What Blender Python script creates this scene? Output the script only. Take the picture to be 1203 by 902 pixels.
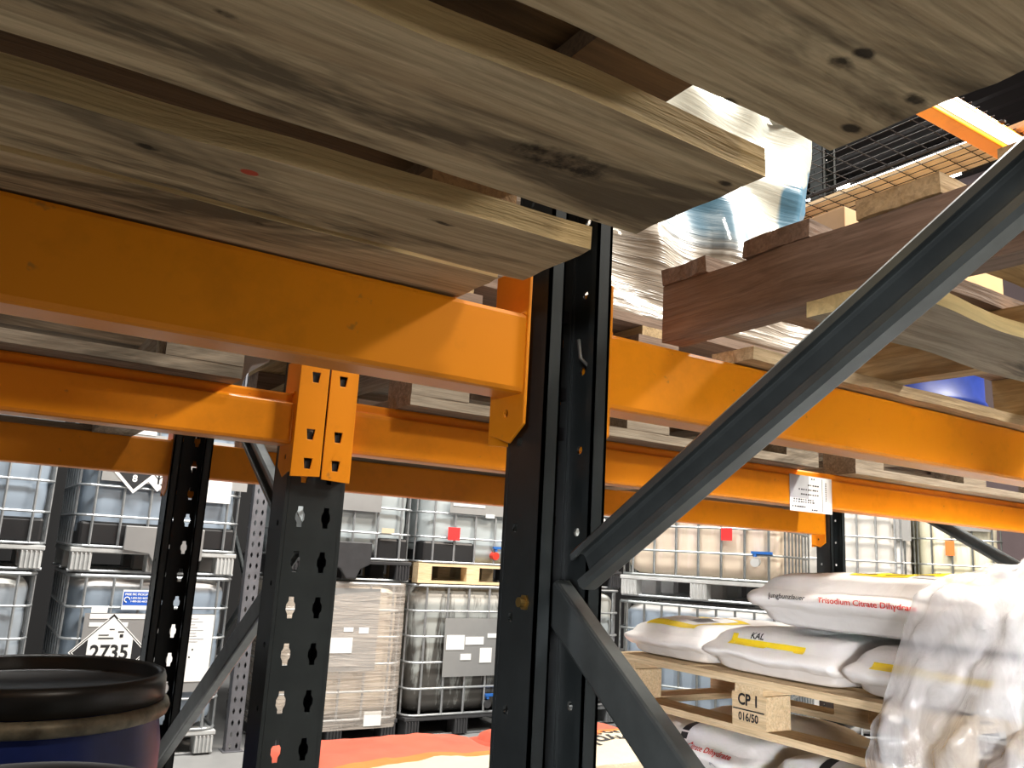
import bpy, bmesh, math, random
from mathutils import Vector, Matrix, noise
from mathutils.geometry import tessellate_polygon
from mathutils.bvhtree import BVHTree
for o in list(bpy.data.objects): bpy.data.objects.remove(o)
S = bpy.context.scene; C = S.collection
random.seed(7)

# ------------------------------------------------------------------ camera
# world: X along the rack beams, Y depth away from the camera, Z up, camera at the origin; floor at -1.42
F = 981.6
yaw, pit, rol = .562543, .200163, .055313
fw = Vector((math.cos(pit)*math.sin(yaw), math.cos(pit)*math.cos(yaw), math.sin(pit)))
rt = Vector((math.cos(yaw), -math.sin(yaw), 0)); up = rt.cross(fw)
rt, up = math.cos(rol)*rt + math.sin(rol)*up, -math.sin(rol)*rt + math.cos(rol)*up
cd = bpy.data.cameras.new('camera'); cam = bpy.data.objects.new('camera', cd); C.objects.link(cam)
M = Matrix((rt, up, -fw)).transposed().to_4x4(); cam.matrix_world = M
cd.sensor_width = 36; cd.lens = F/1203*36; cd.clip_start = .01; cd.clip_end = 200
S.camera = cam
def ray(x, y): return rt*((x-601.5)/F) - up*((y-451)/F) + fw
def onY(x, y, Y): d = ray(x, y); return d*(Y/d.y)
def onX(x, y, X): d = ray(x, y); return d*(X/d.x)
def onZ(x, y, Z): d = ray(x, y); return d*(Z/d.z)
FL = -1.42

# ------------------------------------------------------------------ world, light, exposure
w = bpy.data.worlds.new('world'); S.world = w; w.use_nodes = True
w.node_tree.nodes['Background'].inputs[0].default_value = (.80, .86, 1, 1)
w.node_tree.nodes['Background'].inputs[1].default_value = .05
S.view_settings.view_transform = 'Standard'; S.view_settings.look = 'None'
S.view_settings.exposure = 0.08; S.view_settings.gamma = 1; S.view_settings.use_curve_mapping = False
def area(name, loc, target, sx, sy, power, col):
    l = bpy.data.lights.new(name, 'AREA'); l.shape = 'RECTANGLE'; l.size = sx; l.size_y = sy
    l.energy = power; l.color = col
    o = bpy.data.objects.new(name, l); C.objects.link(o); o.location = loc
    o.rotation_euler = (Vector(target)-Vector(loc)).to_track_quat('-Z', 'Y').to_euler(); return o
area('aisle_lamp', (1.0, 3.9, 5.4), (1.2, 5.6, -.6), 3.0, .5, 560, (1, .98, .94))
area('aisle_lamp', (4.4, 3.7, 5.4), (4.2, 5.6, -.6), 3.0, .5, 500, (1, .97, .92))
area('warm_aisle_lamp', (6.6, 2.2, 4.6), (6.8, 4.6, 0), 1.2, .6, 420, (1, .86, .72))
area('front_aisle_lamp', (1.7, -2.6, 3.9), (1.0, .9, .2), .7, .4, 84, (1, .90, .76))
dd = area('added_sack_fill', (-3.4, -4.6, -.35), (2.3, 1.5, -.62), 1.2, 1.2, 13, (.97, .97, 1)); dd.data.spread = math.radians(16)  # added fill light aimed at the sacks, no door behind it
area('bay_lamp', (3.5, .1, 2.6), (2.2, 1.35, -.2), .6, .4, 240, (1, .95, .86))

# ------------------------------------------------------------------ materials
def newmat(name):
    m = bpy.data.materials.new(name); m.use_nodes = True
    nt = m.node_tree; b = nt.nodes['Principled BSDF']; return m, nt, b
def nd(nt, t, **kw):
    n = nt.nodes.new(t)
    for k, v in kw.items(): setattr(n, k, v)
    return n
def mix(nt, fac, a, b, mode='MIX'):
    n = nd(nt, 'ShaderNodeMix', data_type='RGBA', blend_type=mode)
    for s, v in ((0, fac), (6, a), (7, b)):
        if hasattr(v, 'links'): nt.links.new(v, n.inputs[s])
        else: n.inputs[s].default_value = v if s == 0 else (*v, 1)
    return n.outputs[2]
def ramp(nt, inp, p0, p1, c0=(0,0,0), c1=(1,1,1)):
    r = nd(nt, 'ShaderNodeValToRGB'); nt.links.new(inp, r.inputs[0])
    r.color_ramp.elements[0].position = p0; r.color_ramp.elements[1].position = p1
    r.color_ramp.elements[0].color = (*c0, 1); r.color_ramp.elements[1].color = (*c1, 1); return r.outputs[0]
def math_n(nt, op, a, b=None):
    n = nd(nt, 'ShaderNodeMath', operation=op)
    for i, v in ((0, a), (1, b)):
        if v is None: continue
        if hasattr(v, 'links'): nt.links.new(v, n.inputs[i])
        else: n.inputs[i].default_value = v
    return n.outputs[0]
def coords(nt, scale, rnd=False):
    tc = nd(nt, 'ShaderNodeTexCoord'); mp = nd(nt, 'ShaderNodeMapping'); mp.inputs['Scale'].default_value = scale
    nt.links.new(tc.outputs['Object'], mp.inputs[0])
    if rnd:
        oi = nd(nt, 'ShaderNodeObjectInfo'); sc = math_n(nt, 'MULTIPLY', oi.outputs['Random'], 37.0)
        nt.links.new(sc, mp.inputs['Location'])
    return tc, mp.outputs[0]
def noise_n(nt, vec, scale, detail=4, rough=.6, dist=0):
    n = nd(nt, 'ShaderNodeTexNoise'); n.inputs['Scale'].default_value = scale; n.inputs['Detail'].default_value = detail
    n.inputs['Roughness'].default_value = rough; n.inputs['Distortion'].default_value = dist
    nt.links.new(vec, n.inputs['Vector']); return n.outputs[0]
def bump(nt, b, h, s, d=.002):
    n = nd(nt, 'ShaderNodeBump'); n.inputs['Strength'].default_value = s; n.inputs['Distance'].default_value = d
    nt.links.new(h, n.inputs['Height']); nt.links.new(n.outputs[0], b.inputs['Normal'])

def plain(name, col, rough=.5, metal=0, var=.12, vscale=6, bmp=0, spec=.5, trans=0, alpha=1, coat=0):
    m, nt, b = newmat(name)
    tc, v = coords(nt, (1, 1, 1), True); n = noise_n(nt, v, vscale)
    c2 = tuple(c*(1-var*2.2) for c in col)
    nt.links.new(mix(nt, ramp(nt, n, .35, .7), col, c2), b.inputs['Base Color'])
    b.inputs['Roughness'].default_value = rough; b.inputs['Metallic'].default_value = metal
    b.inputs['Specular IOR Level'].default_value = spec
    b.inputs['Transmission Weight'].default_value = trans; b.inputs['Alpha'].default_value = alpha
    b.inputs['Coat Weight'].default_value = coat
    if bmp: bump(nt, b, noise_n(nt, v, vscale*6), bmp)
    return m

def wood(name, axis, light, mid, dark, streak=.5, knots=(), spots=(), rough=.8, edge=None, blot0=.54):
    m, nt, b = newmat(name)
    sc = {'X': (1.3, 26, 26), 'Y': (26, 1.3, 26), 'Z': (26, 26, 1.3)}[axis]
    sc2 = {'X': (.9, 5.5, 5.5), 'Y': (5.5, .9, 5.5), 'Z': (5.5, 5.5, .9)}[axis]
    tc, v = coords(nt, sc, True)
    mp2 = nd(nt, 'ShaderNodeMapping'); mp2.inputs['Scale'].default_value = sc2; nt.links.new(tc.outputs['Object'], mp2.inputs[0])
    kd = None
    vv = v
    if knots:
        # knots: rings around given object-space points
        sep = nd(nt, 'ShaderNodeSeparateXYZ'); nt.links.new(tc.outputs['Object'], sep.inputs[0])
        for (kx, ky, rx, ry) in knots:
            dx = math_n(nt, 'DIVIDE', math_n(nt, 'SUBTRACT', sep.outputs[0], kx), rx)
            dy = math_n(nt, 'DIVIDE', math_n(nt, 'SUBTRACT', sep.outputs[1], ky), ry)
            d = math_n(nt, 'SQRT', math_n(nt, 'ADD', math_n(nt, 'MULTIPLY', dx, dx), math_n(nt, 'MULTIPLY', dy, dy)))
            kd = d if kd is None else math_n(nt, 'MINIMUM', kd, d)
    grain = noise_n(nt, vv, 1.6, 5, .65, 1.4)
    fine = noise_n(nt, vv, 7, 3, .6, .3)
    blot = noise_n(nt, mp2.outputs[0], 1.7, 5, .7, 1.0)
    col = mix(nt, ramp(nt, grain, .36, .64), mid, light)
    col = mix(nt, math_n(nt, 'MULTIPLY', ramp(nt, fine, .44, .66), .5), col, tuple(c*.55 for c in mid))
    mott = noise_n(nt, mp2.outputs[0], 9, 6, .75, .6)
    col = mix(nt, math_n(nt, 'MULTIPLY', ramp(nt, mott, .52, .68), .45), col, tuple((c+d)*.5 for c, d in zip(mid, dark)))
    col = mix(nt, math_n(nt, 'MULTIPLY', ramp(nt, blot, blot0, blot0+.13), streak), col, dark)
    if edge:
        # freshly sawn edge faces keep their raw yellow colour, the flat faces are weathered
        sn = nd(nt, 'ShaderNodeSeparateXYZ'); nt.links.new(tc.outputs['Normal'], sn.inputs[0])
        az = math_n(nt, 'ABSOLUTE', sn.outputs[2])
        ecol = mix(nt, ramp(nt, grain, .36, .64), tuple(c*.72 for c in edge), edge)
        col = mix(nt, ramp(nt, az, .45, .7, (1,1,1), (0,0,0)), col, ecol)
    if kd is not None:
        wob = math_n(nt, 'ADD', kd, math_n(nt, 'MULTIPLY', math_n(nt, 'SUBTRACT', noise_n(nt, tc.outputs['Object'], 60, 4), .5), 1.5))
        rings = nd(nt, 'ShaderNodeMath', operation='SINE'); nt.links.new(math_n(nt, 'MULTIPLY', wob, 7.5), rings.inputs[0])
        halo = ramp(nt, kd, .22, .5, (1,1,1), (0,0,0))
        ring = math_n(nt, 'MULTIPLY', math_n(nt, 'MULTIPLY', ramp(nt, rings.outputs[0], .2, 1), halo), .35)
        col = mix(nt, ring, col, tuple(c*.7 for c in mid))
        core = math_n(nt, 'MULTIPLY', ramp(nt, math_n(nt, 'MULTIPLY', wob, .1), .06, .12, (1,1,1), (0,0,0)), .92)
        ccol = mix(nt, ramp(nt, noise_n(nt, tc.outputs['Object'], 60, 4), .46, .66), (.016,.011,.006), tuple(c*.45 for c in mid))
        col = mix(nt, core, col, ccol)
    for (sx, sy, rx, ry, sc_) in spots:
        sep = nd(nt, 'ShaderNodeSeparateXYZ'); nt.links.new(tc.outputs['Object'], sep.inputs[0])
        dx = math_n(nt, 'DIVIDE', math_n(nt, 'SUBTRACT', sep.outputs[0], sx), rx)
        dy = math_n(nt, 'DIVIDE', math_n(nt, 'SUBTRACT', sep.outputs[1], sy), ry)
        d = math_n(nt, 'ADD', math_n(nt, 'MULTIPLY', dx, dx), math_n(nt, 'MULTIPLY', dy, dy))
        d = math_n(nt, 'ADD', d, math_n(nt, 'MULTIPLY', noise_n(nt, tc.outputs['Object'], 120), .8))
        col = mix(nt, math_n(nt, 'MULTIPLY', ramp(nt, math_n(nt, 'MULTIPLY', d, .5), .55, .7, (1,1,1), (0,0,0)), .8), col, sc_)
    nt.links.new(col, b.inputs['Base Color'])
    b.inputs['Roughness'].default_value = rough; b.inputs['Specular IOR Level'].default_value = .25
    bump(nt, b, math_n(nt, 'ADD', grain, math_n(nt, 'MULTIPLY', fine, .6)), .7, .0025)
    return m

W = {}
for a in 'XYZ':
    W['pale'+a] = wood('pale_wood_'+a, a, (.66,.50,.29), (.50,.35,.18), (.20,.14,.08), .5)
    W['grey'+a] = wood('weathered_wood_'+a, a, (.42,.36,.28), (.27,.22,.16), (.09,.075,.055), .8)
    W['brown'+a] = wood('brown_wood_'+a, a, (.36,.26,.20), (.25,.175,.13), (.12,.08,.055), .6)
    W['new'+a] = wood('fresh_wood_'+a, a, (.80,.63,.40), (.70,.51,.29), (.45,.30,.16), .3)
def orange_mat(name, col):
    m, nt, b = newmat(name); tc, v = coords(nt, (1,1,1), True)
    n = noise_n(nt, v, 9, 5, .7); 
    c = mix(nt, ramp(nt, n, .5, .8), col, tuple(x*.78 for x in col))
    sc = noise_n(nt, v, 40, 3, .6); c = mix(nt, math_n(nt, 'MULTIPLY', ramp(nt, sc, .70, .76), .5), c, (.30,.13,.05))
    nt.links.new(c, b.inputs['Base Color']); b.inputs['Roughness'].default_value = .34
    b.inputs['Specular IOR Level'].default_value = .5; bump(nt, b, noise_n(nt, v, 14, 3), .12, .002); return m
ORG = orange_mat('orange_powder_coat', (.87,.285,.006))
UPR = plain('charcoal_upright_paint', (.030,.036,.037), .34, 0, .15, 14, 0, .5)
UPG = plain('grey_upright_paint', (.15,.15,.165), .5, 0, .15, 12)
GALV = plain('galvanised_steel', (.30,.32,.32), .38, .75, .12, 22)
BRC = plain('dark_brace_steel', (.15,.17,.17), .36, .6, .12, 18)
CAGE = plain('cage_steel', (.42,.44,.45), .42, .6, .12, 20)
WIRE = plain('black_deck_wire', (.02,.017,.016), .7, 0, .05, 6, 0, .2)
BRASS = plain('brass_bolt', (.62,.42,.14), .3, .9)
BLK = plain('black_plastic', (.016,.016,.017), .45, 0, .1)
DKG = plain('dark_grey_plastic', (.045,.045,.048), .5, 0, .15, 9)
WPL = plain('pale_plastic_pallet', (.55,.56,.55), .55, 0, .12, 7)
SLAT = plain('grey_label_plate', (.34,.34,.335), .42, .35, .06, 3)
WHT = plain('white_paper', (.84,.84,.82), .6, 0, .02)
INK = plain('black_ink', (.012,.012,.014), .6, 0, 0)
REDI = plain('red_ink', (.70,.04,.03), .6, 0, 0)
YEL = plain('yellow_print', (.90,.66,.02), .5, 0, .04)
BLUI = plain('blue_print', (.015,.10,.50), .5, 0, 0)
PALE_BAR = plain('grey_print', (.42,.43,.45), .6, 0, .05)
REDS = plain('red_sticker', (.78,.03,.03), .5, 0, .05)
VALB = plain('blue_valve_plastic', (.02,.13,.45), .4, 0, .05)
VALR = plain('red_valve_cap', (.70,.05,.03), .4, 0, .05)
DRUMB = plain('blue_drum_plastic', (.020,.045,.26), .38, 0, .25, 5)
LIDK = plain('black_drum_lid', (.022,.021,.019), .36, 0, .2, 8)
RING = plain('dull_ring_steel', (.30,.27,.19), .5, .3, .3, 26)
CART = plain('brown_carton', (.45,.27,.13), .8, 0, .08)

def tank_mat(name, top, liquid, level, glow=.12, stain=None, dirt=0):
    m, nt, b = newmat(name); tc, v = coords(nt, (1,1,1), True)
    sep = nd(nt, 'ShaderNodeSeparateXYZ'); nt.links.new(tc.outputs['Object'], sep.inputs[0])
    f = ramp(nt, math_n(nt, 'MULTIPLY', sep.outputs[2], .8), level-.012, level+.012)
    c = mix(nt, f, liquid, top)
    c = mix(nt, math_n(nt, 'MULTIPLY', ramp(nt, noise_n(nt, v, 3, 4), .4, .7), .25), c, tuple(x*.72 for x in liquid))
    if stain: 
        mp = nd(nt, 'ShaderNodeMapping'); mp.inputs['Scale'].default_value = (7, 7, .9); nt.links.new(tc.outputs['Object'], mp.inputs[0])
        g = noise_n(nt, mp.outputs[0], 2, 5, .7, .5); lo = ramp(nt, sep.outputs[2], .25, .85, (1,1,1), (0,0,0))
        gg = math_n(nt, 'MULTIPLY', ramp(nt, math_n(nt, 'ADD', g, math_n(nt, 'MULTIPLY', lo, .22)), .52, .66), dirt)
        c = mix(nt, gg, c, stain)
    nt.links.new(c, b.inputs['Base Color']); b.inputs['Roughness'].default_value = .42
    b.inputs['Subsurface Weight'].default_value = 0; b.inputs['Transmission Weight'].default_value = glow
    return m
T_BLUE = tank_mat('tank_blue_liquid', (.74,.70,.66), (.31,.38,.46), .855)
T_BLUE2 = tank_mat('tank_full_blue_liquid', (.66,.68,.68), (.33,.40,.48), .97)
T_LILAC = tank_mat('tank_grey_liquid', (.70,.69,.64), (.37,.42,.47), .85)
T_PALE = tank_mat('tank_pale', (.60,.61,.57), (.46,.51,.52), .72)
T_DIRTY = tank_mat('tank_dirty', (.66,.65,.60), (.42,.44,.42), .80, .1, (.035,.028,.022), .9)
T_CREAM = tank_mat('tank_cream', (.74,.64,.50), (.68,.56,.42), .7)
T_WARM = tank_mat('tank_warm', (.86,.76,.68), (.84,.70,.60), .75, .1, (.42,.38,.14), .25)
T_WHITE = tank_mat('tank_white', (.86,.85,.82), (.80,.78,.74), .6)
T_CRM2 = tank_mat('tank_ivory', (.88,.84,.68), (.84,.78,.58), .3, .1, (.40,.38,.12), .25)

def film_mat(name, tint=(.9,.9,.9), dens=.45, rough=.16, streak=(1.5,1.5,18)):
    m, nt, b = newmat(name); tc, v = coords(nt, streak, True)
    out = nt.nodes['Material Output']
    tr = nd(nt, 'ShaderNodeBsdfTransparent'); ms = nd(nt, 'ShaderNodeMixShader')
    n = noise_n(nt, v, 2.5, 5, .6, .8)
    fac = math_n(nt, 'ADD', math_n(nt, 'MULTIPLY', ramp(nt, n, .35, .75), .35), dens)
    nt.links.new(fac, ms.inputs[0]); nt.links.new(tr.outputs[0], ms.inputs[1]); nt.links.new(b.outputs[0], ms.inputs[2])
    nt.links.new(ms.outputs[0], out.inputs[0])
    b.inputs['Base Color'].default_value = (*tint, 1); b.inputs['Roughness'].default_value = rough
    b.inputs['Specular IOR Level'].default_value = .8
    bump(nt, b, n, .9, .012); return m
FILM = film_mat('stretch_film', (.85,.83,.80), .12)
HOOD = film_mat('plastic_hood', (.95,.95,.96), .36, .14, (5,5,2.5))

def obj_mat_load():
    m, nt, b = newmat('blue_and_white_wrapped_sacks'); tc, v = coords(nt, (2.1,2.1,3.4))
    n = noise_n(nt, v, 1.25, 2, .4, .6)
    c = mix(nt, ramp(nt, n, .50, .535), (.62,.62,.54), (.10,.23,.34))
    sep = nd(nt, 'ShaderNodeSeparateXYZ'); nt.links.new(tc.outputs['Object'], sep.inputs[0])
    mp = nd(nt, 'ShaderNodeMapping'); mp.inputs['Scale'].default_value = (1,1,26); nt.links.new(tc.outputs['Object'], mp.inputs[0])
    st = noise_n(nt, mp.outputs[0], 2.2, 4, .6, .4)
    low = ramp(nt, sep.outputs[2], .20, .27, (1,1,1), (0,0,0))
    c = mix(nt, low, c, mix(nt, ramp(nt, st, .40, .62), (.62,.56,.48), (.20,.16,.12)))
    nt.links.new(c, b.inputs['Base Color']); b.inputs['Roughness'].default_value = .33; b.inputs['Coat Weight'].default_value = .35
    bump(nt, b, math_n(nt, 'ADD', math_n(nt, 'MULTIPLY', st, math_n(nt, 'ADD', math_n(nt, 'MULTIPLY', low, .7), .28)), math_n(nt, 'MULTIPLY', n, 2)), .7, .012); return m
LOADM = obj_mat_load()
def bag_mat():
    m, nt, b = newmat('white_sack_plastic'); tc, v = coords(nt, (1,1,1), True)
    n = noise_n(nt, v, 9, 4, .6, .6)
    nt.links.new(mix(nt, ramp(nt, n, .4, .75), (.90,.88,.85), (.84,.81,.78)), b.inputs['Base Color'])
    b.inputs['Roughness'].default_value = .42; bump(nt, b, n, .5, .012); return m
BAG = bag_mat()
REDB = plain('red_sack_paper', (.66,.12,.065), .5, 0, .12, 4, .3)
ORB = plain('orange_print', (.80,.20,.04), .5, 0, .08)
CRB = plain('cream_print', (.64,.54,.38), .55, 0, .05)

# ------------------------------------------------------------------ helpers
def link(name, me, mat, parent=None):
    o = bpy.data.objects.new(name, me); C.objects.link(o)
    if mat:
        for q in (mat if isinstance(mat, (list, tuple)) else [mat]): me.materials.append(q)
    if parent: o.parent = parent
    return o
def obj(name, bm, mat, parent=None, smooth=False, bevel=0):
    bmesh.ops.recalc_face_normals(bm, faces=bm.faces[:])
    me = bpy.data.meshes.new(name); bm.to_mesh(me); bm.free()
    if smooth: me.shade_smooth() if hasattr(me, 'shade_smooth') else me.polygons.foreach_set('use_smooth', [True]*len(me.polygons))
    o = link(name, me, mat, parent)
    if bevel:
        md = o.modifiers.new('bevel', 'BEVEL'); md.width = bevel; md.segments = 2; md.limit_method = 'ANGLE'
    return o
def thing(name, label, cat, loc=(0,0,0), rotz=0, group=None):
    o = bpy.data.objects.new(name, None); C.objects.link(o); o.location = loc; o.rotation_euler = (0,0,rotz)
    o.empty_display_size = .1
    return tag(o, label, cat, group)
def tag(o, label, cat, group=None):
    o['label'] = label; o['category'] = cat
    if group: o['group'] = group
    return o
def struct(name, bm, mat, **k):
    o = obj(name, bm, mat, **k); o['kind'] = 'structure'; return o
def box(bm, x0, x1, y0, y1, z0, z1, jit=0):
    vs = [bm.verts.new((x+random.uniform(-jit,jit), y+random.uniform(-jit,jit), z+random.uniform(-jit,jit)*.4)) for x in (x0,x1) for y in (y0,y1) for z in (z0,z1)]
    for f in ((0,1,3,2),(4,6,7,5),(0,4,5,1),(2,3,7,6),(0,2,6,4),(1,5,7,3)): bm.faces.new([vs[i] for i in f])
    return bm
def B(*a, jit=0): return box(bmesh.new(), *a, jit=jit)
def rough_board(axis, a0, a1, b0, b1, z0, z1, amp=.0025, nseg=40, skew=0):
    """board along axis with a slightly wavy sawn outline and splintered ends"""
    bm = bmesh.new(); rows = []
    sd = random.uniform(0, 100)
    n = nseg; m = 6
    for i in range(n+1):
        t = a0 + (a1-a0)*i/n; e0 = amp*2*noise.noise(Vector((t*9, sd, 0))); e1 = amp*2*noise.noise(Vector((t*9, sd, 7)))
        e0 += skew*(1-i/n)
        dz = amp*.5*noise.noise(Vector((t*6, sd, 3)))
        ring = []
        for (kk, zz) in ([(k/m, z0) for k in range(m+1)] + [((m-k)/m, z1) for k in range(m+1)]):
            bb = b0+e0 + (b1+e1-b0-e0)*kk
            tt = t
            if i in (0, n): tt += amp*1.6*noise.noise(Vector((bb*55, sd, zz*30)))
            ring.append(bm.verts.new((tt, bb, zz+dz) if axis == 'X' else (bb, tt, zz+dz)))
        rows.append(ring)
    L = len(rows[0])
    for i in range(n):
        for k in range(L): bm.faces.new((rows[i][k], rows[i+1][k], rows[i+1][(k+1)%L], rows[i][(k+1)%L]))
    for r_ in (rows[0], rows[-1]):
        for k in range(m): bm.faces.new((r_[k], r_[k+1], r_[L-2-k], r_[L-1-k]))
    return bm
def tube(bm, pts, r, n=6, closed=False):
    pts = [Vector(p) for p in pts]; rings = []
    N = len(pts)
    for i, p in enumerate(pts):
        a = pts[i-1] if (i or closed) else p; b = pts[(i+1) % N] if (i < N-1 or closed) else p
        t = (b-a).normalized() if (b-a).length else Vector((0,0,1))
        u = t.cross(Vector((0,0,1)));
        if u.length < .2: u = t.cross(Vector((1,0,0)))
        u.normalize(); v = t.cross(u)
        rings.append([bm.verts.new(p+u*r*math.cos(2*math.pi*k/n)+v*r*math.sin(2*math.pi*k/n)) for k in range(n)])
    for i in range(N if closed else N-1):
        A, Bq = rings[i], rings[(i+1) % N]
        for k in range(n): bm.faces.new((A[k], A[(k+1)%n], Bq[(k+1)%n], Bq[k]))
    if not closed: bm.faces.new(rings[0]); bm.faces.new(rings[-1][::-1])
    return bm
def lathe(bm, prof, n=48, c=(0,0,0)):
    rings = []
    for r, z in prof: rings.append([bm.verts.new((c[0]+r*math.cos(2*math.pi*k/n), c[1]+r*math.sin(2*math.pi*k/n), c[2]+z)) for k in range(n)] if r > 1e-6 else [bm.verts.new((c[0], c[1], c[2]+z))])
    for A, Bq in zip(rings, rings[1:]):
        for k in range(n):
            f = [A[k % len(A)], A[(k+1) % len(A)], Bq[(k+1) % len(Bq)], Bq[k % len(Bq)]]
            f = list(dict.fromkeys(f))
            if len(f) > 2: bm.faces.new(f)
    return bm
def plate(bm, outline, holes, o, u, v, t):
    """flat plate with real holes: 2D loops placed at o + x*u + y*v, thickness vector t"""
    o, u, v, t = Vector(o), Vector(u), Vector(v), Vector(t)
    loops = [outline] + holes
    tris = tessellate_polygon([[Vector((x, y, 0)) for x, y in lp] for lp in loops])
    flat = [p for lp in loops for p in lp]
    f0 = [bm.verts.new(o+u*x+v*y) for x, y in flat]; f1 = [bm.verts.new(o+u*x+v*y+t) for x, y in flat]
    for a, b, c in tris:
        try: bm.faces.new((f0[a], f0[b], f0[c])); bm.faces.new((f1[c], f1[b], f1[a]))
        except ValueError: pass
    k = 0
    for lp in loops:
        n = len(lp)
        for i in range(n): bm.faces.new((f0[k+i], f0[k+(i+1)%n], f1[k+(i+1)%n], f1[k+i]))
        k += n
    return bm
def ngon(cx, cy, r, n=10): return [(cx+r*math.cos(2*math.pi*k/n), cy+r*math.sin(2*math.pi*k/n)) for k in range(n)]
def slot(cx, cy, s=1): return [(cx+x*s, cy+y*s) for x, y in ((-.005,-.019),(.005,-.019),(.0055,-.011),(.009,-.005),(.009,.005),(.0055,.011),(.005,.019),(-.005,.019),(-.0055,.011),(-.009,.005),(-.009,-.005),(-.0055,-.011))]
def tear(cx, cy): return [(cx+x, cy+y) for x, y in ((-.0075,.008),(.0075,.008),(.005,-.010),(-.005,-.010))]
def rrect(w, h, r, n=4, cx=0, cy=0):
    out = []
    for (sx, sy, a0) in ((1,1,0),(-1,1,90),(-1,-1,180),(1,-1,270)):
        for k in range(n+1):
            a = math.radians(a0+90*k/n); out.append((cx+sx*(w/2-r)+r*math.cos(a), cy+sy*(h/2-r)+r*math.sin(a)))
    return out
def text_bm(s, size, bold=0, sx=1, align='CENTER'):
    cu = bpy.data.curves.new('txt', 'FONT'); cu.body = s; cu.size = size; cu.align_x = align; cu.align_y = 'CENTER'
    cu.offset = bold; cu.resolution_u = 3
    o = bpy.data.objects.new('txt', cu); C.objects.link(o); dg = bpy.context.evaluated_depsgraph_get()
    me = bpy.data.meshes.new_from_object(o.evaluated_get(dg)); bm = bmesh.new(); bm.from_mesh(me)
    for v in bm.verts: v.co.x *= sx
    bpy.data.objects.remove(o); bpy.data.curves.remove(cu); bpy.data.meshes.remove(me); return bm
def poly_bm(pts):
    bm = bmesh.new(); bm.faces.new([bm.verts.new((x, y, 0)) for x, y in pts]); return bm
def put(bm, o, u, v, off=0):
    """flat 2D bmesh -> plane at o with axes u, v, lifted off along u x v"""
    o, u, v = Vector(o), Vector(u).normalized(), Vector(v).normalized(); n = u.cross(v)
    for q in bm.verts: q.co = o + u*q.co.x + v*q.co.y + n*(off+q.co.z)
    return bm
def drape(bm, target_bvh, o, u, v, cast, off=.0035, cell=.008):
    """2D bmesh subdivided and laid onto a surface by casting along cast"""
    o, u, v, cast = Vector(o), Vector(u), Vector(v), Vector(cast).normalized()
    bmesh.ops.triangulate(bm, faces=bm.faces[:])
    for _ in range(6):
        es = [e for e in bm.edges if e.calc_length() > cell]
        if not es: break
        bmesh.ops.subdivide_edges(bm, edges=es, cuts=1); bmesh.ops.triangulate(bm, faces=[f for f in bm.faces if len(f.verts) > 3])
    dead = []
    for q in bm.verts:
        p = o + u*q.co.x + v*q.co.y
        h = target_bvh.ray_cast(p-cast*.6, cast)
        if h[0] is None: dead.append(q)
        else:
            nn = h[1] if h[1].dot(cast) < 0 else -h[1]
            q.co = h[0] + nn*off
    bmesh.ops.delete(bm, geom=dead, context='VERTS'); return bm

# ------------------------------------------------------------------ setting
m_floor = plain('concrete_floor', (.30,.30,.295), .45, 0, .12, 1.2, .1)
m_wall = plain('mauve_wall_panel', (.30,.235,.25), .7, 0, .06, 1)
m_dark = plain('dark_back_wall', (.010,.010,.011), .8, 0, .1, 1)
m_ceil = plain('dark_roof_sheet', (.035,.032,.033), .7, 0, .1, 1)
struct('floor', B(-9, 14, -6, 11, FL-.1, FL), m_floor)
struct('wall_back', B(-9, 14, 11, 11.2, FL, 7), m_dark)
struct('wall_right', B(14, 14.2, -6, 11.2, FL, 7), m_wall)
bm = bmesh.new(); n = 120
prev = None
for i in range(n+1):
    x = -9+23*i/n; z = 7 + (.05 if i % 2 else 0)
    a = bm.verts.new((x, -6, z)); b_ = bm.verts.new((x, 11, z)); c_ = bm.verts.new((x, -6, z+.1)); d_ = bm.verts.new((x, 11, z+.1))
    if prev: bm.faces.new((prev[0], a, b_, prev[1])); bm.faces.new((prev[2], prev[3], d_, c_))
    prev = (a, b_, c_, d_)
struct('ceiling', bm, m_ceil)
m_lamp = bpy.data.materials.new('lamp_tube'); m_lamp.use_nodes = True
_b = m_lamp.node_tree.nodes['Principled BSDF']; _b.inputs['Emission Color'].default_value = (1,.97,.92,1); _b.inputs['Emission Strength'].default_value = 9
def strip_lamp(p, length, label, wd=.16):
    t = thing('strip_lamp', label, 'lamp', (p[0], p[1], 6.9))
    obj('lamp_housing', B(-wd, wd, -length/2, length/2, -.05, .105), m_dark, t)
    obj('tube', B(-wd*.6, wd*.6, -length/2+.05, length/2-.05, -.10, -.055), m_lamp, t)

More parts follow.
